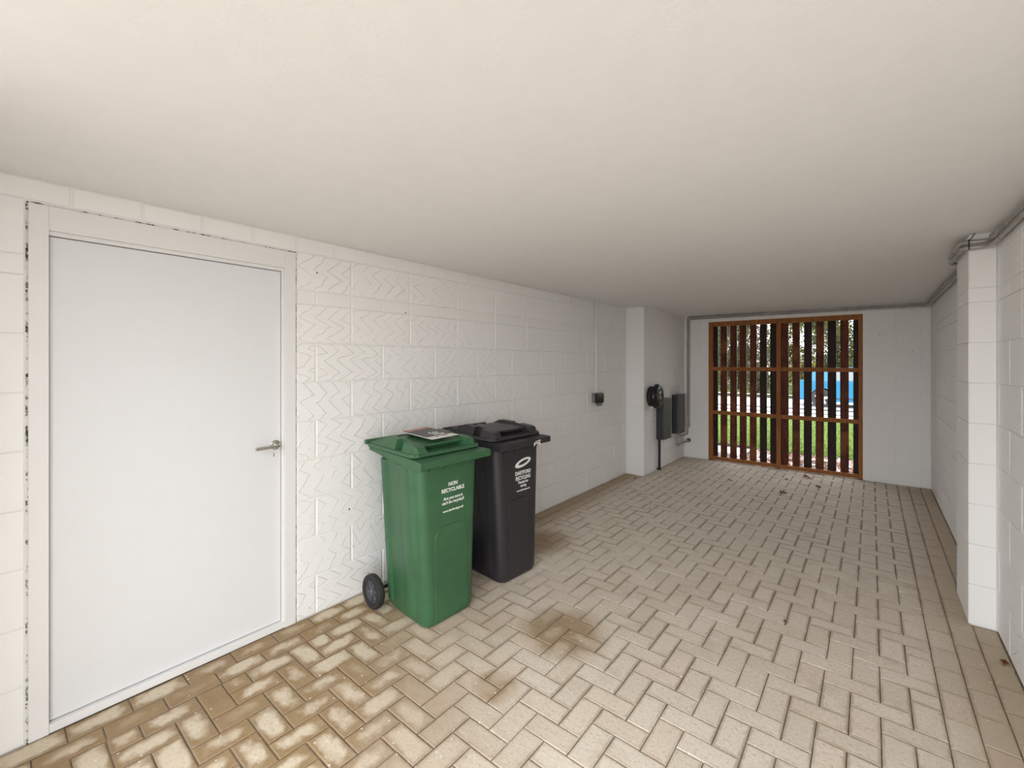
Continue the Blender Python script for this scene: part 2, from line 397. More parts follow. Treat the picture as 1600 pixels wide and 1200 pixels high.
def clipadd(x0, x1, y0, y1, xa, xb):
    x0, x1 = max(x0, xa), min(x1, xb); y0 = max(y0, FRONT); y1 = min(y1, YB-.004)
    if x1-x0 < .03 or y1-y0 < .03: return
    cx, cy = (x0+x1)/2, (y0+y1)/2
    if cx < XS+.0 and cy > YS-.02: return
    if cx > PX-.02 and PY0-.03 < cy < PY1+.03: return
    if cy > YS and x0 < XS+.004: x0 = XS+.004
    pav.append((x0, x1, y0, y1))
IA, IB = -23, 1
xa, xb = OX+IA*PXU, OX+(IB+1)*PXU
for i in range(IA-1, IB+2):
    for j in range(J0, J1):
        if (i+j) % 4 == 2: clipadd(OX+i*PXU, OX+(i+2)*PXU, OY+j*PYU, OY+(j+1)*PYU, xa, xb)
        if (i+j) % 4 == 0: clipadd(OX+i*PXU, OX+(i+1)*PXU, OY+j*PYU, OY+(j+2)*PYU, xa, xb)
for col, ph in ((-25, 1.01), (-24, 1.108), (2, .98), (3, 1.08), (4, .98)):
    xl, xr = OX+col*PXU, OX+(col+1)*PXU
    if col == -25: xl = XL+.003
    if col == 4: xr = XR-.003
    y = ph-.1956*14
    while y < YB:
        clipadd(xl, xr, y, y+.1956, -9, 9); y += .1956
def project(x, y, z=0):
    r = x*math.cos(YAW)+y*math.sin(YAW); d = -x*math.sin(YAW)+y*math.cos(YAW)
    if d < .2: return None
    return 800+FPX*r/d, 566+FPX*(CAM_H-z)/d
def shown(p):
    x0, x1, y0, y1 = p; q = [project(a, b) for a, b in ((x0, y0), (x1, y0), (x1, y1), (x0, y1))]
    if any(v is None for v in q): return 0
    q = [(min(max(a, 0), 1600), min(max(b, 0), 1200)) for a, b in q]
    return abs(sum(q[k][0]*q[(k+1) % 4][1]-q[(k+1) % 4][0]*q[k][1] for k in range(4)))/2
pav.sort(key=shown, reverse=True)
GAP = .0042
def uvfor(me, dims_of_face):
    uv = me.uv_layers.new(name='UVMap').data
    for p in me.polygons:
        cx, cy, L, W = dims_of_face[p.index]
        for li in p.loop_indices:
            v = me.vertices[me.loops[li].vertex_index].co; a, b = (v.x-cx)/L+.5, (v.y-cy)/W+.5
            uv[li].uv = (a, b) if L >= W else (b, a)
for p in pav[:300]:
    L, W = p[1]-p[0]-GAP, p[3]-p[2]-GAP; k = (round(L, 3), round(W, 3))
    if k not in _pav:
        m_ = MB().add(*paver_geo(L, W)).mesh('paver', 'paver'); uvfor(m_, [(0, 0, L, W)]*len(m_.polygons)); _pav[k] = m_
    o = link('paver', _pav[k], floor); o.location = ((p[0]+p[1])/2, (p[2]+p[3])/2, random.uniform(-.0016, .0012))
    o.rotation_euler = (random.uniform(-.006, .006), random.uniform(-.006, .006), random.uniform(-.008, .008))
far = MB(); dims = []
for p in pav[300:]:
    L, W = p[1]-p[0]-GAP, p[3]-p[2]-GAP; vs_, fs_ = paver_geo(L, W); cx, cy = (p[0]+p[1])/2, (p[2]+p[3])/2; dz = random.uniform(-.0016, .0012)
    far.add([(v[0]+cx, v[1]+cy, v[2]+dz) for v in vs_], fs_); dims += [(cx, cy, L, W)]*len(fs_)
fm = far.mesh('pavers', 'paver'); uvfor(fm, dims); tag(link('pavers', fm, floor), 'herringbone pavers further down the floor', kind='stuff')

# ------------------------------------------------------------------ door
door = link('door_1', None); door.location = (XL, (DY0+DY1)/2, 0); struct(door, 'plain white flush door with a chrome lever in the block wall', 'door')
hw = (DY1-DY0)/2; G_ = .005
jl, jr = .060, .066                                        # jamb widths (left, right)
MB().box((-.12, -hw+G_, .0), (.006, -hw+jl, DZ1-G_), .002).build('jamb', 'frame_paint', door)
MB().box((-.12, hw-jr, .0), (.006, hw-G_, DZ1-G_), .002).build('jamb', 'frame_paint', door)
MB().box((-.12, -hw+jl, 1.985), (.006, hw-jr, DZ1-G_), .002).build('head', 'frame_paint', door)
MB().box((-.12, -hw+jl, .0), (.002, hw-jr, .034), .003).build('threshold', 'frame_paint', door)
MB().box((-.12, -hw+jl, 1.968), (-.008, hw-jr, 1.985), .0015).build('stop', 'frame_paint', door)
MB().box((-.12, hw-jr-.008, .034), (-.008, hw-jr, 1.968), .0015).build('stop', 'frame_paint', door)
leaf = MB().box((-.07, -hw+jl+.003, .038), (-.022, hw-jr-.011, 1.965), .0015).build('leaf', 'door_paint', door)
gp = MB()
gp.box((-.05, -hw-.002, 0), (-.004, -hw+G_+.001, DZ1)); gp.box((-.05, hw-G_-.001, 0), (-.004, hw+.002, DZ1)); gp.box((-.05, -hw, DZ1-G_-.001), (-.004, hw, DZ1+.002))
gp.build('edge_gap', 'ragged_gap', door)
hy, hz = 1.042-(DY0+DY1)/2, 1.013
hd = MB().lathe([(.0, -.022), (.0262, -.022), (.0262, -.014), (.024, -.0125), (.0, -.0125)], 'x', (0, hy, hz), 32).build('handle', 'chrome', door, True)
MB().tube(bend([(-.015, hy, hz), (.034, hy, hz), (.036, hy-.118, hz-.002)], .012), .0092, 14).build('lever', 'chrome', hd, True)
MB().box((-.023, hy-.008, .962), (-.0212, hy-.003, .968)).build('keyhole', 'keyhole_black', door)
MB().box((-.023, hy-.008, .950), (-.0212, hy-.003, .957)).build('keyhole', 'keyhole_black', door)

# ------------------------------------------------------------------ gate
gate = thing('timber_gate', 'slatted brown timber gate filling the opening in the end wall', 'gate', ((GX0+GX1)/2, YB, 0))
gx = lambda X: X-(GX0+GX1)/2
FY0, FY1 = .004, .058
MB().box((gx(GX0)+.001, FY0, 0), (gx(-1.845), FY1, GZ1-.001), .003).build('post', 'gate_timber', gate)
MB().box((gx(-.130), FY0, 0), (gx(GX1)-.001, FY1, GZ1-.001), .003).build('post', 'gate_timber', gate)
MB().box((gx(-1.021), FY0, .0), (gx(-.968), FY1, 2.0), .003).build('post', 'gate_timber', gate)
MB().box((gx(-1.845), FY0, 2.0), (gx(-.130), FY1, GZ1-.001), .003).build('rail', 'gate_timber', gate)
for xa_, xb_ in ((-1.845, -1.021), (-.968, -.130)):
    for za, zb in ((1.34, 1.394), (.69, .743), (.006, .058)):
        MB().box((gx(xa_), FY0+.004, za), (gx(xb_), FY1, zb), .003).build('rail', 'gate_timber', gate)
sl = [-1.878+.1292*k for k in range(7)]+[-.972+.1313*k for k in range(7)]
darks = {0, 5, 6, 8+2, 12, 13}
tones = ['dark', 'mid', 'mid', 'mid', 'mid', 'dark', 'dark', 'mid', 'mid', 'dark', 'mid', 'dark', 'mid', 'dark']
for k, X in enumerate(sl):
    wdt = .089+random.uniform(-.002, .003)
    o = MB().box((-wdt/2, 0, 0), (wdt/2, .022, 2.045), .003).mesh('slat', 'slat_timber' if tones[k] == 'mid' else 'dark_slat_timber')
    s_ = link('slat', o, gate); s_.location = (gx(min(X, -.100-.06))+.0445, FY1+.001, .015); s_.rotation_euler = (0, random.uniform(-.002, .002), 0)

# ------------------------------------------------------------------ wheeled bins
def text_mesh(s, size, mat, name, parent, loc, rot, align='CENTER', bold=0.0, xs=1.0):
    c = bpy.data.curves.new('t', 'FONT'); c.body = s; c.size = size; c.align_x = align; c.align_y = 'CENTER'; c.extrude = .0004; c.offset = bold; c.resolution_u = 3
    t = bpy.data.objects.new('t', c); COL.objects.link(t)
    me = bpy.data.meshes.new_from_object(t.evaluated_get(bpy.context.evaluated_depsgraph_get()))
    bpy.data.objects.remove(t); bpy.data.curves.remove(c)
    me.materials.clear(); me.materials.append(M[mat]); me.name = name
    o = link(name, me, parent); o.location = loc; o.rotation_euler = rot; o.scale = (xs, 1, 1); return o
FACE_X = (math.pi/2, 0, math.pi/2)                          # text standing on a face that looks towards +X
def body_sec(z):
    """body outline: (back u, front u, half width at back, half width at front, corner radius)"""
    t = z/.92
    return (-.165-.075*t, .250-.014*t, .164+.010*t, .180+.046*t, .055)
def sec_ring(z, grow=0., rr=None, n=6):
    b, f, hb, hf, r = body_sec(z); b -= grow; f += grow; hb += grow; hf += grow; r = (rr or r)
    pts = []
    for (cx, cy, a0) in ((f-r, hf-r, 0), (b+r, hb-r, 90), (b+r, -(hb-r), 180), (f-r, -(hf-r), 270)):
        for k in range(n+1):
            a = math.radians(a0+90*k/n); pts.append((cx+r*math.cos(a), cy+r*math.sin(a), z))
    return pts
def make_bin(name, label, loc, rz, plastic_mat):
    t = thing(name, label, 'bin', loc, rz, 'wheeled bins by the wall')
    rings = [sec_ring(.0, -.022), sec_ring(.006, -.008), sec_ring(.03)]
    rings += [sec_ring(z) for z in (.2, .4, .6, .8, .905)]
    body = MB().loft(rings).build('body', plastic_mat, t, True)
    # collar: flared rim, deeper at the front
    cb = MB()
    b, f, hb, hf, r = body_sec(.9)
    def cring(z0, z1, g0, uoff=0):
        out = []
        for (x, y, z) in sec_ring(.9, g0, .04):
            k = max(0, (x-b)/(f-b)); x -= .042*max(0, 1-2*k); y += math.copysign(.018*(1-k), y); out.append((x, y, z0+(z1-z0)*max(0, min(1, k))))
        return out
    cb.loft([cring(.925, .878, .004), cring(.927, .880, .022), cring(.946, .940, .025), cring(.948, .942, .004)])
    collar = cb.build('collar', plastic_mat, t, True)
    # lifting lip across the front, standing proud of the collar
    MB().loft([[(f-.0, -hf-.03, .894), (f+.062, -hf-.035, .894), (f+.070, -hf-.035, .900), (f+.070, -hf-.035, .936), (f+.0, -hf-.03, .940)],
               [(f-.0, hf+.03, .894), (f+.062, hf+.035, .894), (f+.070, hf+.035, .900), (f+.070, hf+.035, .936), (f+.0, hf+.03, .940)]]).build('lifting_lip', plastic_mat, t)
    for v in (-.155, -.05, .06, .165):
        MB().prism([(f-.004, .896), (f+.045, .896), (f-.004, .852)], v-.003, v+.003).build('gusset', plastic_mat, t)
    # raised side flutes, following the taper
    for sgn in (-1, 1):
        for (k0, k1) in ((.06, .22), (.50, .80)):
            rg = []
            for z in (.05, .30, .60, .88):
                bb, ff, hb_, hf_, _ = body_sec(z); q = []
                for kk, out_ in ((k0, -.004), (k0+.035, .007), (k1-.035, .007), (k1, -.004)):
                    q.append((bb+(ff-bb)*kk, sgn*(hb_+(hf_-hb_)*kk+out_), z))
                rg.append(q)
            MB().loft(rg).build('side_flute', plastic_mat, t, True)
    # arched panel pressed into the front: a raised outline
    def arch(scale_, zt):
        pts = [(-.118*scale_, .035)]
        for k in range(9):
            a = math.pi-k*math.pi/2/8; pts.append((-.118*scale_+.07+.07*math.cos(a), zt-.07+.07*math.sin(a)))
        for k in range(9):
            a = math.pi/2-k*math.pi/2/8; pts.append((.118*scale_-.07+.07*math.cos(a), zt-.07+.07*math.sin(a)))
        return pts+[(.118*scale_, .035)]
    fr = lambda z: body_sec(z)[1]
    A, B = arch(1.0, .54), arch(.90, .528)
    pb = MB()
    pb.loft([[(fr(z)-.002, y, z) for y, z in A], [(fr(z)+.006, y*.985, z-.002) for y, z in A]], cap=False)
    pb.add([(fr(z)+.006, y*.985, z-.002) for y, z in A], [tuple(range(len(A)))])
    pb.build('front_panel', plastic_mat, t, False)
    # lid
    z0 = .946
    lb, lf = -.288, .232
    def lw(u): return .213+(.252-.213)*(u-lb)/(lf-lb)
    lid = MB().loft([[(lb, -lw(lb), z0), (lf-.03, -lw(lf), z0), (lf, -lw(lf)+.03, z0), (lf, lw(lf)-.03, z0), (lf-.03, lw(lf), z0), (lb, lw(lb), z0)],
                     [(lb, -lw(lb)-.003, z0+.004), (lf-.03, -lw(lf)-.004, z0+.004), (lf+.004, -lw(lf)+.03, z0+.004), (lf+.004, lw(lf)-.03, z0+.004), (lf-.03, lw(lf)+.004, z0+.004), (lb, lw(lb)+.003, z0+.004)],
                     [(lb, -lw(lb)+.002, z0+.019), (lf-.03, -lw(lf)+.006, z0+.019), (lf-.004, -lw(lf)+.034, z0+.019), (lf-.004, lw(lf)-.034, z0+.019), (lf-.03, lw(lf)-.006, z0+.019), (lb, lw(lb)-.002, z0+.019)]]).build('lid', plastic_mat, t)
    # crown of the lid: rises from the hinge, then falls gently to a recessed front edge
    st = [(lb+.01, z0+.020), (-.20, .982), (-.10, 1.012), (0., 1.010), (.160, .998), (.164, .988), (.128, .978), (.126, z0+.017)]
    MB().loft([[(u, -lw(u)+.06, z0+.015), (u, -lw(u)+.075, z), (u, lw(u)-.075, z), (u, lw(u)-.06, z0+.015)] for u, z in st]).build('crown', plastic_mat, lid)
    # shoulders along both sides with a grip pocket, ending in corner blocks at the front
    for sgn in (-1, 1):
        ss = [(-.280, z0+.030, .012, .10), (-.18, .992, .016, .085), (-.10, 1.028, .03, .075), (.012, 1.022, .03, .075), (.013, 1.022, .068, .075), (.088, 1.014, .068, .075), (.089, 1.014, .03, .078), (.175, 1.006, .032, .085), (.200, .999, .036, .09), (.222, z0+.018, .05, .105)]
        rg = []
        for u, zt, ins, inn in ss:
            wv = lw(u); low = .010 if ins < .06 else .055
            rg.append([(u, sgn*(wv-low), z0+.016), (u, sgn*(wv-ins), zt), (u, sgn*(wv-inn), zt), (u, sgn*(wv-inn-.012), z0+.016)])
        MB().loft(rg).build('shoulder', plastic_mat, lid)
    # handle bar across the back with two arms
    hx = -.322
    hb_ = MB().tube([(hx, -.212, .968), (hx, .212, .968)], .0155, 12).build('handle', plastic_mat, t, True)
    for v in (-.182, -.06, .06, .182):
        MB().loft([[(hx, v-.011, .956), (hx, v+.011, .956), (hx, v+.011, .978), (hx, v-.011, .978)], [(-.215, v-.013, .918), (-.215, v+.013, .918), (-.215, v+.013, .944), (-.215, v-.013, .944)]]).build('arm', plastic_mat, hb_)
    # hinge tabs of the lid
    for v in (-.12, .12):
        MB().box((hx-.006, v-.03, .962), (lb+.02, v+.03, .979), .004).build('hinge', plastic_mat, lid)
    # axle and wheels
    ax = (-.178, 0, .1)
    MB().tube([(ax[0], -.252, .1), (ax[0], .252, .1)], .011, 10).build('axle', 'matt_black', t, True)
    for sgn in (-1, 1):
        y0 = sgn*.243
        pr = [(.062, -.02), (.088, -.022), (.097, -.015), (.1, -.005), (.1, .007), (.097, .017), (.088, .023), (.064, .021)]
        wh = MB(); pr2 = [(r_, sgn*h_) for r_, h_ in pr]
        rings = []
        for (r_, h_) in pr2+[pr2[0]]:
            rings.append([(ax[0]+r_*math.sin(2*math.pi*k/36), y0+h_, .1+r_*math.cos(2*math.pi*k/36)) for k in range(36)])
        wh.loft(rings, cap=False)
        wheel = wh.build('wheel', 'rubber', t, True)
        hub = MB()
        rr = [(.064, -.016), (.064, .014), (.056, .017), (.054, -.006)]
        hub.loft([[(ax[0]+r_*math.sin(2*math.pi*k/36), y0+sgn*h_, .1+r_*math.cos(2*math.pi*k/36)) for k in range(36)] for r_, h_ in rr], cap=False)
        hub.add([(ax[0]+.057*math.sin(2*math.pi*k/36), y0+sgn*-.006, .1+.057*math.cos(2*math.pi*k/36)) for k in range(36)], [tuple(range(36))])
        hub.lathe([(0, -.02), (.018, -.02), (.018, .014), (.013, .018), (0, .018)], 'y', (ax[0], y0, .1), 16) if sgn > 0 else hub.lathe([(0, .02), (.018, .02), (.018, -.014), (.013, -.018), (0, -.018)], 'y', (ax[0], y0, .1), 16)
        for k in range(6):
            a = 2*math.pi*k/6+.3; d = Vector((math.sin(a), 0, math.cos(a))); q = Vector((math.cos(a), 0, -math.sin(a)))
            c0, c1 = Vector((ax[0], y0, .1))+d*.012, Vector((ax[0], y0, .1))+d*.056
            yo = Vector((0, sgn*.010, 0)); yi = Vector((0, -sgn*.008, 0))
            hub.loft([[c0+q*.006+yi, c0-q*.006+yi, c0-q*.006+yo, c0+q*.006+yo], [c1+q*.0045+yi, c1-q*.0045+yi, c1-q*.0045+yo, c1+q*.0045+yo]])
        hub.build('hub', 'hub_grey', wheel)
    return t, body, lid
green, gbody, glid = make_bin('wheeled_bin', 'green plastic wheeled bin with a printed card on its lid', (-2.112, 1.742, 0), math.radians(-2.3), 'green_plastic')
black, bbody, blid = make_bin('wheeled_bin', 'black plastic wheeled recycling bin behind the green bin', (-2.108, 2.378, 0), math.radians(-3.4), 'black_plastic')
def fx(z): return body_sec(z)[1]+.0006
tl = lambda s, z, v, size, par, bold=.0006, xs=1.: text_mesh(s, size, 'print_white', 'lettering', par, (fx(z), v, z), FACE_X, 'CENTER', bold, xs)
tl('NON', .766, .018, .0292, green, .0011); tl('RECYCLABLE', .733, .018, .0292, green, .0011)
tl('Are you sure it', .688, .018, .0232, green, .0007); tl("can't be recycled?", .664, .018, .0232, green, .0007)
tl('www.dartford.gov.uk', .618, .018, .018, green, .0005)
tl('DARTFORD', .704, .038, .035, black, .0012, .88); tl('RECYCLING', .669, .038, .035, black, .0012, .82)
tl('Thanks for', .640, .038, .025, black, .0007); tl('caring', .616, .038, .025, black, .0007)
tl('www.dartford.gov.uk', .586, .038, .0158, black, .0005)
# ring emblem above the lettering on the dark bin
em = MB(); o_, i_ = [], []
for k in range(40):
    a = 2*math.pi*k/40
    ex, ey =   .083*math.cos(a), .027*math.sin(a); ix, iy = .005+.053*math.cos(a), .001+.012*math.sin(a)
    c8, s8 = math.cos(.2), math.sin(.2)
    o_.append((ex*c8-ey*s8, ex*s8+ey*c8)); i_.append((ix*c8-iy*s8, ix*s8+iy*c8))
zc = .772
P = lambda q, d: (fx(zc+q[1])+d, .038+q[0], zc+q[1])
em.loft([[P(q, .0) for q in o_], [P(q, .0008) for q in o_], [P(q, .0008) for q in i_], [P(q, 0) for q in i_]], cap=False)
em.build('emblem', 'print_white', black)
# torn white sticker on the lip of the dark bin
f9 = body_sec(.9)[1]+.0708
MB().prism([(v_-.055, z_) for v_, z_ in ((.128, .884), (.131, .908), (.138, .916), (.168, .922), (.196, .926), (.200, .924), (.198, .905), (.202, .888), (.186, .889), (.178, .899), (.150, .899), (.138, .892))], f9, f9+.0006, 'x').build('sticker', 'card_white', black)
for (v, zz, wv) in ((.085, .909, .016), (.105, .911, .010), (.120, .913, .018)):
    MB().box((f9+.0006, v, zz-.003), (f9+.001, v+wv, zz+.003)).build('print_mark', 'card_dark', black)
# printed card lying on the green lid, its back edge propped up
ca, cb_, cc_, ce = [Vector(p) for p in ((-1.945, 1.655, 1.0225), (-1.955, 1.872, 1.0225), (-2.255, 1.866, 1.040), (-2.222, 1.646, 1.040))]
inv = (Matrix.Translation(green.location) @ Matrix.Rotation(green.rotation_euler.z, 4, 'Z')).inverted()
ca, cb_, cc_, ce = [inv @ p for p in (ca, cb_, cc_, ce)]
def cardpt(s, t, h=0): return (ca*(1-s)+cb_*s)*(1-t)+(ce*(1-s)+cc_*s)*t+Vector((0, 0, h))
def cardpiece(s0, s1, t0, t1, h0, h1, mat, nm, par):
    q = ((s0, t0), (s1, t0), (s1, t1), (s0, t1))
    return MB().loft([[cardpt(a, b, h0) for a, b in q], [cardpt(a, b, h1) for a, b in q]]).build(nm, mat, par)
card = cardpiece(0, 1, 0, 1, 0, .0025, 'card_white', 'printed_card', green)
cardpiece(.025, 1, .19, .86, .0025, .003, 'card_dark', 'dark_field', card)
cardpiece(.025, 1, .86, .99, .0025, .003, 'card_red', 'red_band', card)
cx_ = (cb_-ca).normalized(); cy_ = (ce-ca).normalized(); cn = cx_.cross(cy_).normalized(); cy_ = cn.cross(cx_)
def cardtext(s, size, S, T):
    o = text_mesh(s, size, 'print_white', 'lettering', card, (0, 0, 0), (0, 0, 0), 'CENTER', .0008)
    R = Matrix((-cx_, -cy_, cn)).transposed().to_4x4(); o.matrix_local = Matrix.Translation(cardpt(S, T, .0034)) @ R
cardtext('Plot', .05, .62, .30); cardtext('473', .05, .60, .46)
for a, b in ((.16, .40), (.45, .52), (.55, .72), (.75, .88)): cardpiece(a, b, .905, .935, .003, .0034, 'card_white', 'print_mark', card)
for a, b in ((.30, .40), (.52, .74)): cardpiece(a, b, .11, .15, .0025, .003, 'card_dark', 'print_mark', card)
sup = MB(); q0 = cardpt(.5, .96)
sup.box((q0.x-.004, q0.y-.05, 1.005), (q0.x+.004, q0.y+.05, q0.z)); sup.build('card_prop', 'card_dark', card)

# ------------------------------------------------------------------ services on the left
def local_x(origin): return origin
ch = thing('car_charger', 'round glossy black vehicle charger on the white wall', 'charger', (XS, 5.645, 1.015))
MB().lathe([(0, 0), (.128, 0), (.133, .006), (.133, .058), (.120, .062), (.105, .078), (0, .078)], 'x', (0, 0, 0), 40).build('back_housing', 'matt_black', ch, True)
MB().lathe([(0, .07), (.150, .072), (.160, .080), (.163, .095), (.158, .112), (.140, .132), (.118, .139), (0, .141)], 'x', (0, .0, .005), 44).build('front_cover', 'gloss_black', ch, True)
MB().lathe([(.070, .139), (.108, .1395), (.104, .144), (.074, .1445), (.070, .139)], 'x', (0, 0, .005), 40).build('status_ring', 'matt_black', ch, True)
MB().box((0, -.018, -.150), (.045, .018, -.12), .004).build('cable_gland', 'white_plastic', ch)

b1 = thing('isolator_box', 'olive grey meter box under the round charger', 'meter box', (XS, 5.857, .42))
MB().box((0, 0, 0), (.088, .285, .55), .004).build('body', 'box_side', b1)
MB().box((.088, -.002, -.004), (.102, .287, .554), .004).build('door', 'box_green', b1)
for z_ in (.06, .49): MB().lathe([(0, .102), (.007, .102), (.007, .105), (0, .106)], 'x', (0, .262, z_), 12).build('lock', 'matt_black', b1, True)
c1 = thing('black_conduit', 'black plastic conduit running from the olive box to the floor', 'conduit', (XS, 5.895, 0))
MB().tube([(.03, 0, 0.002), (.03, 0, .425)], .017, 12).build('tube', 'matt_black', c1, True)
MB().box((0, -.022, .008), (.05, .022, .03), .003).build('foot_clip', 'matt_black', c1)

b2 = thing('isolator_box', 'dark grey panelled meter box nearest the end wall', 'meter box', (XS, 6.45, .425))
MB().box((0, 0, 0), (.085, .285, .565), .004).build('body', 'box_side', b2)
d2 = MB().box((.085, -.002, -.004), (.100, .287, .569), .004).build('door', 'box_grey', b2)
MB().loft([[(.100, .03, .05), (.100, .255, .05), (.100, .255, .515), (.100, .03, .515)], [(.103, .036, .056), (.103, .249, .056), (.103, .249, .509), (.103, .036, .509)]]).build('panel', 'box_grey', d2)
MB().box((.100, .06, .530), (.104, .225, .540), .001).build('vent', 'matt_black', d2); MB().box((.100, .06, .018), (.104, .225, .026), .001).build('vent', 'matt_black', d2)

def pipe(name, label, pts, r, clips=(), mat='conduit_galv', rad=.035, cat='pipe', group=None, couplers=()):
    base = Vector(pts[0]); t = thing(name, label, cat, base, 0, group)
    MB().tube([p-base for p in bend(pts, rad, 5)], r, 10).build('tube', mat, t, True)
    for (c, ax) in clips:
        c = Vector(c)-base; e = Vector(ax)
        MB().tube([c-e*.009, c+e*.009], r+.0035, 12).build('clip', mat, t, True)
    for (a, b) in couplers:
        MB().tube([Vector(a)-base, Vector(b)-base], r+.004, 12).build('coupler', mat, t, True)
    return t
YW = YB-.016
pipe('metal_conduit', 'upper thin metal conduit crossing above the gate and down the corner',
     [(XS+.05, 6.66, .43), (XS+.05, 6.66, .36), (XS+.058, YW, .36), (XS+.058, YW, 2.158), (XR-.03, YW, 2.148), (XR-.028, 4.12, 2.148), (PX-.028, 4.02, 2.140), (PX-.028, PY0-.03, 2.132), (XR-.035, PY0-.032, 2.128), (XR-.02, PY0-.12, 2.135), (XR-.018, FRONT+.1, 2.142)], .0125,
     clips=[((XS+.058, YW, .5), (0, 0, 1)), ((XS+.058, YW, 1.62), (0, 0, 1)), ((-1.2, YW, 2.1542), (1, 0, 0)), ((-.25, YW, 2.1505), (1, 0, 0)), ((XR-.028, 5.6, 2.148), (0, 1, 0)), ((PX-.028, 3.75, 2.136), (0, 1, 0))],
     couplers=[((XR-.026, 3.30, 2.137), (XR-.032, 3.42, 2.134)), ((PX-.028, 3.60, 2.133), (PX-.028, 3.68, 2.134))])
pipe('metal_conduit', 'lower thin metal conduit running just below its twin',
     [(XS+.083, YW, .46), (XS+.083, YW, 2.128), (XR-.03, YW, 2.118), (XR-.028, 4.15, 2.118), (PX-.026, 4.03, 2.105), (PX-.026, PY0-.025, 2.102), (XR-.035, PY0-.028, 2.100), (XR-.02, PY0-.14, 2.108), (XR-.018, FRONT+.1, 2.114)], .0115,
     clips=[((XS+.083, YW, .5), (0, 0, 1)), ((XS+.083, YW, 1.62), (0, 0, 1)), ((-1.2, YW, 2.1242), (1, 0, 0)), ((-.25, YW, 2.1206), (1, 0, 0))])
tie = thing('cable_tie', 'black cable tie sticking up from the pipes over the pier', 'cable tie', (PX-.005, PY0-.028, 2.122))
MB().tube([(0, -.022, -.034), (0, -.022, .020), (0, .018, .022)], .0028, 6).build('loop', 'matt_black', tie)
MB().tube([(0, -.018, .012), (.020, -.05, .046)], .0022, 6).build('tail', 'matt_black', tie)
gp_ = pipe('gas_pipe', 'short bent metal pipe from the dark box to a capped wall stub', [(XS+.05, 6.53, .43), (XS+.05, 6.53, .24), (XS+.055, 6.80, .25), (XS+.075, YB-.005, .262)], .015, couplers=[((XS+.073, YB-.06, .26), (XS+.075, YB-.03, .262))])
MB().tube([Vector((XS+.075, YB-.05, .262))-gp_.location, Vector((XS+.075, YB-.001, .262))-gp_.location], .03, 14).build('cap', 'pipe_cap', gp_, True)

so = thing('outdoor_socket', 'black weatherproof socket on a grey back box on the block wall', 'socket', (XL, 4.60, 1.055))
MB().box((0, -.078, -.055), (.040, .070, .052), .004).build('back_box', 'socket_grey', so)
MB().loft([[(.040, -.075, -.066), (.040, .080, -.066), (.040, .080, .056), (.040, -.075, .056)], [(.075, -.070, -.060), (.075, .075, -.060), (.078, .075, .046), (.078, -.070, .046)]]).build('hood', 'gloss_black', so)
for v in (-.035, .035): MB().loft([[(.045, v-.022, -.066), (.045, v+.022, -.066), (.072, v+.022, -.06), (.072, v-.022, -.06)], [(.048, v-.012, -.102), (.048, v+.012, -.102), (.066, v+.012, -.098), (.066, v-.012, -.098)]]).build('latch', 'socket_grey', so)
wc = thing('white_conduit', 'white plastic conduit rising from the socket to the ceiling', 'conduit', (XL, 4.604, 1.107))
MB().tube([(.016, 0, 0), (.016, 0, HC-1.107-.001)], .0105, 12).build('tube', 'white_plastic', wc, True)
for z_ in (.008, .22, .55, .82, 1.03): MB().box((0, -.016, z_-.008), (.029, .016, z_+.008), .003).build('clip', 'white_plastic', wc)

# ------------------------------------------------------------------ fallen leaves on the floor
def leaf_thing(x, y, s, rz, label):
    v = []; f = []
    n = 7
    for k in range(n):
        t = k/(n-1); wv = .34*math.sin(math.pi*min(1, t*1.02))*(1-.25*t); zc_ = .10*math.sin(t*5+rz)
        v += [((t-.5)*s, -wv*s, (.18*wv+zc_+.1)*s), ((t-.5)*s, 0, (zc_*.5+.06)*s), ((t-.5)*s, wv*s, (.5*wv+zc_+.1)*s)]
    for k in range(n-1):
        for c in (0, 1): f.append((k*3+c, k*3+c+1, k*3+c+4, k*3+c+3))
    t = thing('fallen_leaf', label, 'leaf', (x, y, .001), rz, 'fallen leaves on the paving')
    MB().add(v, f).build('blade', 'leaf_dry', t, True)
    MB().tube([(-.5*s, 0, .1*s), (-.72*s, .04*s, .02*s)], .0012, 5).build('stalk', 'leaf_dry', t)
for a in ((-.628, 6.67, .10, .4, 'curled brown leaf lying closest to the gate'), (-.49, 6.27, .085, 2.2, 'brown leaf in line with the right half of the gate'),
          (-.765, 5.72, .11, 1.1, 'largest brown leaf, lying furthest into the bay from the gate'), (-1.356, 5.92, .06, 2.9, 'small dark leaf in front of the left half of the gate'),
          (-.815, 6.40, .05, .2, 'tiny leaf between the two bigger leaves near the gate'), (-.378, 2.894, .035, 1.9, 'tiny dark leaf scrap alone in the middle of the paving'),
          (.500, 3.173, .06, 1.35, 'dark leaf scrap against the foot of the right wall'), (-2.30, 5.27, .05, .8, 'tiny dark leaf near the foot of the wall step'),
          (-1.72, 4.28, .035, 2.0, 'tiny leaf scrap beyond the black bin')):
    leaf_thing(*a)

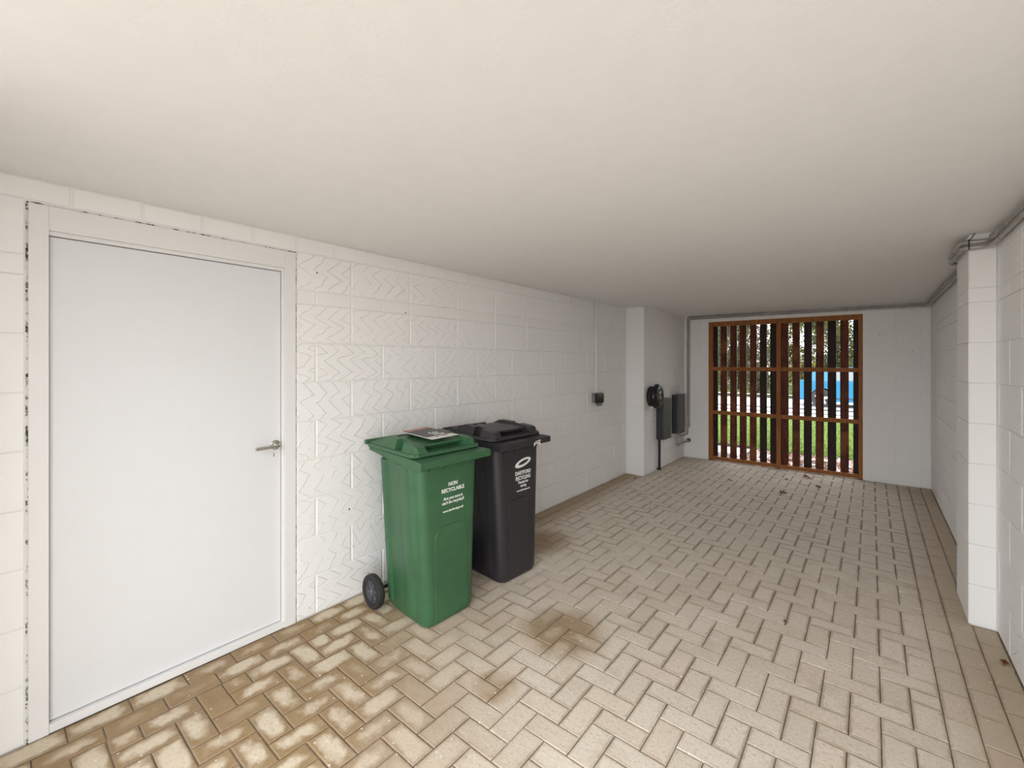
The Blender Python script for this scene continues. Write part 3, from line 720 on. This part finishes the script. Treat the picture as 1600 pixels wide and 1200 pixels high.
# ------------------------------------------------------------------ outdoors beyond the gate
struct(MB().box((-60, YB+.12, -.5), (60, 8.62, -.055)).build('planting_bed', 'soil'), 'bare soil bed outside the gate', 'ground')
struct(MB().box((-60, 8.62, -.5), (60, 14.15, -.035)).build('lawn', 'grass_ground'), 'bright green lawn outside the gate', 'lawn')
struct(MB().box((-60, 14.15, -.5), (60, 15.72, -.03)).build('pavement', 'path_surface'), 'pale pavement beyond the lawn', 'pavement')
struct(MB().box((-60, 15.72, -.5), (60, 22.9, -.10)).build('road', 'road_surface'), 'pale grey road behind the lawn', 'road')
struct(MB().box((-60, 22.9, -.5), (60, 60, -.02)).build('verge', 'grass_ground'), 'grass verge under the trees', 'ground')
struct(MB().box((-60, -60, -.5), (60, FRONT-.1, -.012)).build('driveway', 'driveway_tone'), 'paved driveway at the open end of the car port', 'ground')
for nm, y0, y1, z1, lb_ in (('kerb', 15.60, 15.72, -.012, 'pale concrete kerb between pavement and road'), ('kerb', 22.9, 23.03, .01, 'pale concrete kerb on the far side of the road')):
    k_ = struct(link(nm, None), lb_, 'kerb'); k_.location = (0, (y0+y1)/2, 0)
    me = MB().box((-.452, -(y1-y0)/2, -.3), (.452, (y1-y0)/2, z1), .008).mesh('kerb_stone', 'kerb_stone')
    for q in range(-12, 8):
        s_ = link('kerb_stone', me, k_); s_.location = (q*.915, 0, 0)
edging = struct(MB().box((-9, 14.10, -.1), (6, 14.15, .01)).build('trim_1', 'kerb_stone'), 'narrow concrete edging along the lawn', 'edging')
slab = tag(MB().box((-2.22, 7.85, -.06), (-1.62, 8.42, -.022), .008).build('paving_slab', 'slab_concrete'), 'pale square concrete slab lying in the bed outside the gate', 'slab')
fr_ = MB().box((-2.25, 8.43, -.06), (-1.6, 8.49, .03), .006).build('edging_board', 'bark_wood'); tag(fr_, 'dark timber edging board behind the pale slab', 'board')
rnd = random.Random(3)
cb2 = MB()
for _ in range(5200):
    x, y, s_ = rnd.uniform(-4.2, 1.2), rnd.uniform(7.16, 8.55), rnd.uniform(.012, .035)
    if -2.32 < x < -1.53 and 7.80 < y < 8.56: continue
    a = rnd.uniform(0, 6.28); R = Matrix.Rotation(a, 3, 'Z') @ Matrix.Rotation(rnd.uniform(-.6, .6), 3, 'X')
    L_, W_, T_ = s_, s_*rnd.uniform(.4, .8), s_*.35
    pts = [Vector((sx*L_, sy*W_, sz*T_)) for sx, sy, sz in ((-1,-1,-1),(1,-1,-1),(1,1,-1),(-1,1,-1),(-.7,-.7,1),(.7,-.7,1),(.7,.7,1),(-.7,.7,1))]
    cb2.cur = 0 if rnd.random() < .55 else (1 if rnd.random() < .5 else 2)
    cb2.add([(R @ p)+Vector((x, y, -.05+T_*.6)) for p in pts], [(4,5,6,7),(0,1,5,4),(1,2,6,5),(2,3,7,6),(3,0,4,7)])
tag(cb2.build('bark_chips', ['chip_a', 'leaf_dry', 'slab_concrete']), 'scattered bark chips and stones over the bed outside the gate', 'bark chips', kind='stuff')
gb = MB()
for _ in range(42000):
    y = 8.66+5.4*rnd.random()**1.3; x = rnd.uniform(-.36*y-1.6, .25*y+.2) if True else 0
    h_ = rnd.uniform(.03, .075); a = rnd.uniform(0, 6.28); w_ = .006; dx, dy = math.cos(a)*w_, math.sin(a)*w_
    gb.v += [(x-dx, y-dy, -.04), (x+dx, y+dy, -.04), (x+rnd.uniform(-.03, .03), y+rnd.uniform(-.03, .03), -.04+h_)]; n0 = len(gb.v); gb.f.append((n0-3, n0-2, n0-1)); gb.mi.append(0)
me = bpy.data.meshes.new('grass'); me.from_pydata(gb.v, [], gb.f); me.materials.append(M['grass_blade'])
tag(link('grass', me), 'short green grass of the lawn outside the gate', 'grass', kind='stuff')

for k_, (ya, yb, zt, lb_) in enumerate(((15.22, 15.55, -.026, 'dark joint along the outer edge of the pale pavement'), (17.3, 17.8, -.096, 'dark tar joint along the road'), (21.9, 22.86, -.094, 'dark gutter strip in front of the far kerb'))):
    struct(MB().box((-14, ya, -.12), (10, yb, zt)).build('trim_%d' % (k_+2), 'car_trim'), lb_, 'gutter')
# parked blue car
car = thing('parked_car', 'bright blue parked saloon car seen through the gate slats', 'car', (-.05, 19.5, -.1))
def arch_pts(cx, r, a0=180, a1=0, n=10): return [(cx+r*math.cos(math.radians(a0+(a1-a0)*k/n)), .31+r*math.sin(math.radians(a0+(a1-a0)*k/n))) for k in range(n+1)]
WXR, WXF = -1.30, 1.32
low = [(-2.12, .30), (-1.66, .22)]+arch_pts(WXR, .36)+[(-.90, .20), (.92, .20)]+arch_pts(WXF, .36)+[(1.72, .22), (2.1, .30)]
up = [(2.14, .50), (2.08, .66), (1.75, .78), (1.0, .88), (.2, .90), (-1.25, .90), (-1.95, .92), (-2.12, .86), (-2.18, .60)]
prof = low+up
def cs(p, k): return (p[0]*(1-.0*k), p[1])
bm_ = MB()
halfw = .86
bm_.loft([[(x, y_, z) for x, z in [(a*(1-ins), b if b > .4 else b) for a, b in prof]] for y_, ins in ((-halfw+.0, .012), (-halfw+.06, 0), (halfw-.06, 0), (halfw, .012))])
cbody = bm_.build('body', 'car_blue', car, True)
cab0 = [(-1.85, .90), (-1.55, 1.22), (-1.15, 1.36), (-.05, 1.40), (.30, 1.36), (1.02, .88)]
MB().loft([[(x, y_*(1-.16*(z-.88)/.5), z) for x, z in cab0] for y_ in (-.80, -.76, .76, .80)]).build('cabin', 'car_blue', car, True)
def side_win(poly, s_, nm):
    q = [(x, s_*(.806*(1-.16*(z-.88)/.5)), z) for x, z in poly]; q2 = [(x, y_+s_*.006, z) for x, y_, z in q]
    MB().loft([q, q2]).build(nm, 'car_glass', car)
for s_ in (-1, 1):
    side_win([(-.98, .93), (-.90, 1.28), (-.42, 1.33), (-.40, .93)], s_, 'side_window')
    side_win([(-.30, .93), (-.32, 1.335), (-.02, 1.335), (.28, 1.29), (.80, .94)], s_, 'side_window')
    for wx in (WXR, WXF):
        y_ = s_*.80
        rg = [[(wx+r_*math.cos(2*math.pi*k/28), y_+s_*h_, .31+r_*math.sin(2*math.pi*k/28)) for k in range(28)] for r_, h_ in ((.0, -.1), (.29, -.1), (.31, -.08), (.31, .05), (.285, .075), (.215, .07), (.21, .03), (0, .03))]
        wl = MB().loft(rg).build('wheel', 'rubber', car, True)
        al = MB()
        for k in range(5):
            a = 2*math.pi*k/5+.2; d = Vector((math.cos(a), 0, math.sin(a))); q = Vector((-math.sin(a), 0, math.cos(a))); c_ = Vector((wx, y_, .31))
            yo, yi = Vector((0, s_*.065, 0)), Vector((0, s_*.028, 0))
            al.loft([[c_+q*.05+yi, c_-q*.05+yi, c_-q*.05+yo, c_+q*.05+yo], [c_+d*.208+q*.035+yi, c_+d*.208-q*.035+yi, c_+d*.208-q*.035+yo, c_+d*.208+q*.035+yo]])
        al.build('alloy_rim', 'alloy', wl)
    MB().box((-.9, s_*.862-.012, .30), (.9, s_*.862+.012, .335), .004).build('sill_trim', 'car_trim', car)
    MB().box((-.28, s_*.868-.012, .78), (-.12, s_*.868+.012, .805), .004).build('door_handle', 'car_blue', car)
    MB().box((.70, s_*.90-.07, .93), (.84, s_*.90+.07, 1.05), .02).build('mirror', 'car_blue', car)
    MB().box((-2.17, s_*.62-.12, .70), (-2.10, s_*.62+.12, .84), .012).build('tail_light', 'tail_red', car)
MB().loft([[(-1.81, -.66, .935), (-1.81, .66, .935), (-1.55, .60, 1.21), (-1.55, -.60, 1.21)], [(-1.835, -.66, .945), (-1.835, .66, .945), (-1.575, .60, 1.22), (-1.575, -.60, 1.22)]]).build('rear_window', 'car_glass', car)
MB().loft([[(.98, -.68, .92), (.98, .68, .92), (.36, .62, 1.33), (.36, -.62, 1.33)], [(1.0, -.68, .935), (1.0, .68, .935), (.38, .62, 1.345), (.38, -.62, 1.345)]]).build('windscreen', 'car_glass', car)

# trees and shrubs behind the road
def tree(name, label, x, y, h, r, zlow, n, mats, seed, lsize=.062, cat='tree', group='trees behind the road'):
    R_ = random.Random(seed); t = thing(name, label, cat, (x, y, -.02), 0, group)
    tb = MB(); tb.tube([(0, 0, 0), (.05, .02, h*.3), (-.04, .05, h*.62), (.03, 0, h*.92)], [.13*h/6, .10*h/6, .06*h/6, .015], 8)
    for k in range(26):
        a = R_.uniform(0, 6.28); z = R_.uniform(zlow*.8, h*.8); L_ = r*R_.uniform(.5, .95)*(1-.4*abs(z/h-.5)); e = Vector((math.cos(a), math.sin(a), R_.uniform(.15, .8)))
        s0 = Vector((0, 0, z)); m1 = s0+e*L_*.5+Vector((R_.uniform(-.1, .1), R_.uniform(-.1, .1), .1)); e1 = s0+e*L_
        tb.tube([s0, m1, e1], [.035, .02, .006], 5)
        for q in range(3):
            b_ = m1.lerp(e1, R_.random()); d_ = Vector((R_.uniform(-1, 1), R_.uniform(-1, 1), R_.uniform(-.3, 1)))*.45
            tb.tube([b_, b_+d_], [.012, .004], 4)
    for i_, v_ in enumerate(tb.v): tb.v[i_] = (max(-r, min(r, v_[0])), max(-r, min(r, v_[1])), v_[2])
    tb.build('trunk', 'bark_wood', t)
    lv, lf, li = [], [], []
    clumps = [(Vector((R_.gauss(0, .42)*r, R_.gauss(0, .42)*r, R_.uniform(zlow, h*.95))), R_.uniform(.25, .6)*r*.7) for _ in range(46)]
    for k in range(n):
        c, cr = R_.choice(clumps); p = c+Vector((R_.gauss(0, .5), R_.gauss(0, .5), R_.gauss(0, .5)))*cr
        if p.z < .05: p.z = R_.uniform(.05, .4)
        q_ = r-lsize*1.3; p.x = max(-q_, min(q_, p.x)) if abs(p.x) < q_*1.25 else R_.uniform(-q_, q_); p.y = max(-q_, min(q_, p.y)) if abs(p.y) < q_*1.25 else R_.uniform(-q_, q_)
        s_ = lsize*R_.uniform(.5, 1.3); d1 = Vector((R_.gauss(0, 1), R_.gauss(0, 1), R_.gauss(0, 1))).normalized(); d2 = d1.orthogonal().normalized()
        d2 = (d2*math.cos(k)+d1.cross(d2)*math.sin(k))*.55
        b_ = len(lv); lv += [p-d1*s_, p+d2*s_, p+d1*s_, p-d2*s_]; lf.append((b_, b_+1, b_+2, b_+3)); li.append(0 if R_.random() < .6 else (1 if R_.random() < .6 else 2))
    me = bpy.data.meshes.new('foliage'); me.from_pydata([tuple(v) for v in lv], [], lf)
    for m_ in mats: me.materials.append(M[m_])
    me.polygons.foreach_set('material_index', li); me.update()
    f_ = link('foliage', me, t); f_['kind'] = 'stuff'
    return t
A, B, C_ = ['leaf_green', 'leaf_pale', 'leaf_yellow'], ['leaf_pale', 'leaf_green', 'leaf_green'], ['leaf_yellow', 'leaf_green', 'leaf_pale']
tree('roadside_tree', 'green tree at the far left behind the road', -10.0, 27.0, 6.4, 2.1, .9, 16000, A, 11)
tree('roadside_tree', 'pale green tree seen through the left half of the gate, nearer the road', -5.7, 27.0, 6.0, 2.12, .5, 24000, B, 12)
tree('roadside_tree', 'sparse greyish tree seen beside the left gate post, set further back', -7.9, 31.6, 6.8, 2.15, .7, 24000, B, 13)
tree('roadside_tree', 'yellow green tree seen right behind the gate centre post', -3.5, 31.6, 6.4, 2.15, .5, 26000, C_, 14)
tree('roadside_tree', 'dense green tree rising straight behind the blue car', -1.35, 27.0, 5.8, 2.12, .5, 24000, A, 15)
tree('roadside_tree', 'yellowing tree beside the right gate post, set further back', .9, 31.6, 6.2, 2.1, .7, 24000, C_, 16)
tree('roadside_tree', 'green tree at the far right behind the road', 3.1, 27.0, 6.2, 2.1, .8, 14000, A, 17)
for k, (x, m_, lb_) in enumerate(((-9.3, A, 'low shrub on the verge at the far left'), (-6.7, C_, 'low yellowish shrub on the verge seen through the left half of the gate'), (-4.3, B, 'low greyish shrub on the verge beside the gate centre post'), (-2.4, C_, 'low yellow shrub on the verge left of the blue car'), (-.2, A, 'low green shrub on the verge behind the blue car'), (2.2, A, 'low shrub on the verge at the far right'))):
    tree('shrub', lb_, x, 23.95, 1.5, .78, .15, 4500, m_, 30+k, .05, 'shrub', 'shrubs on the far verge')
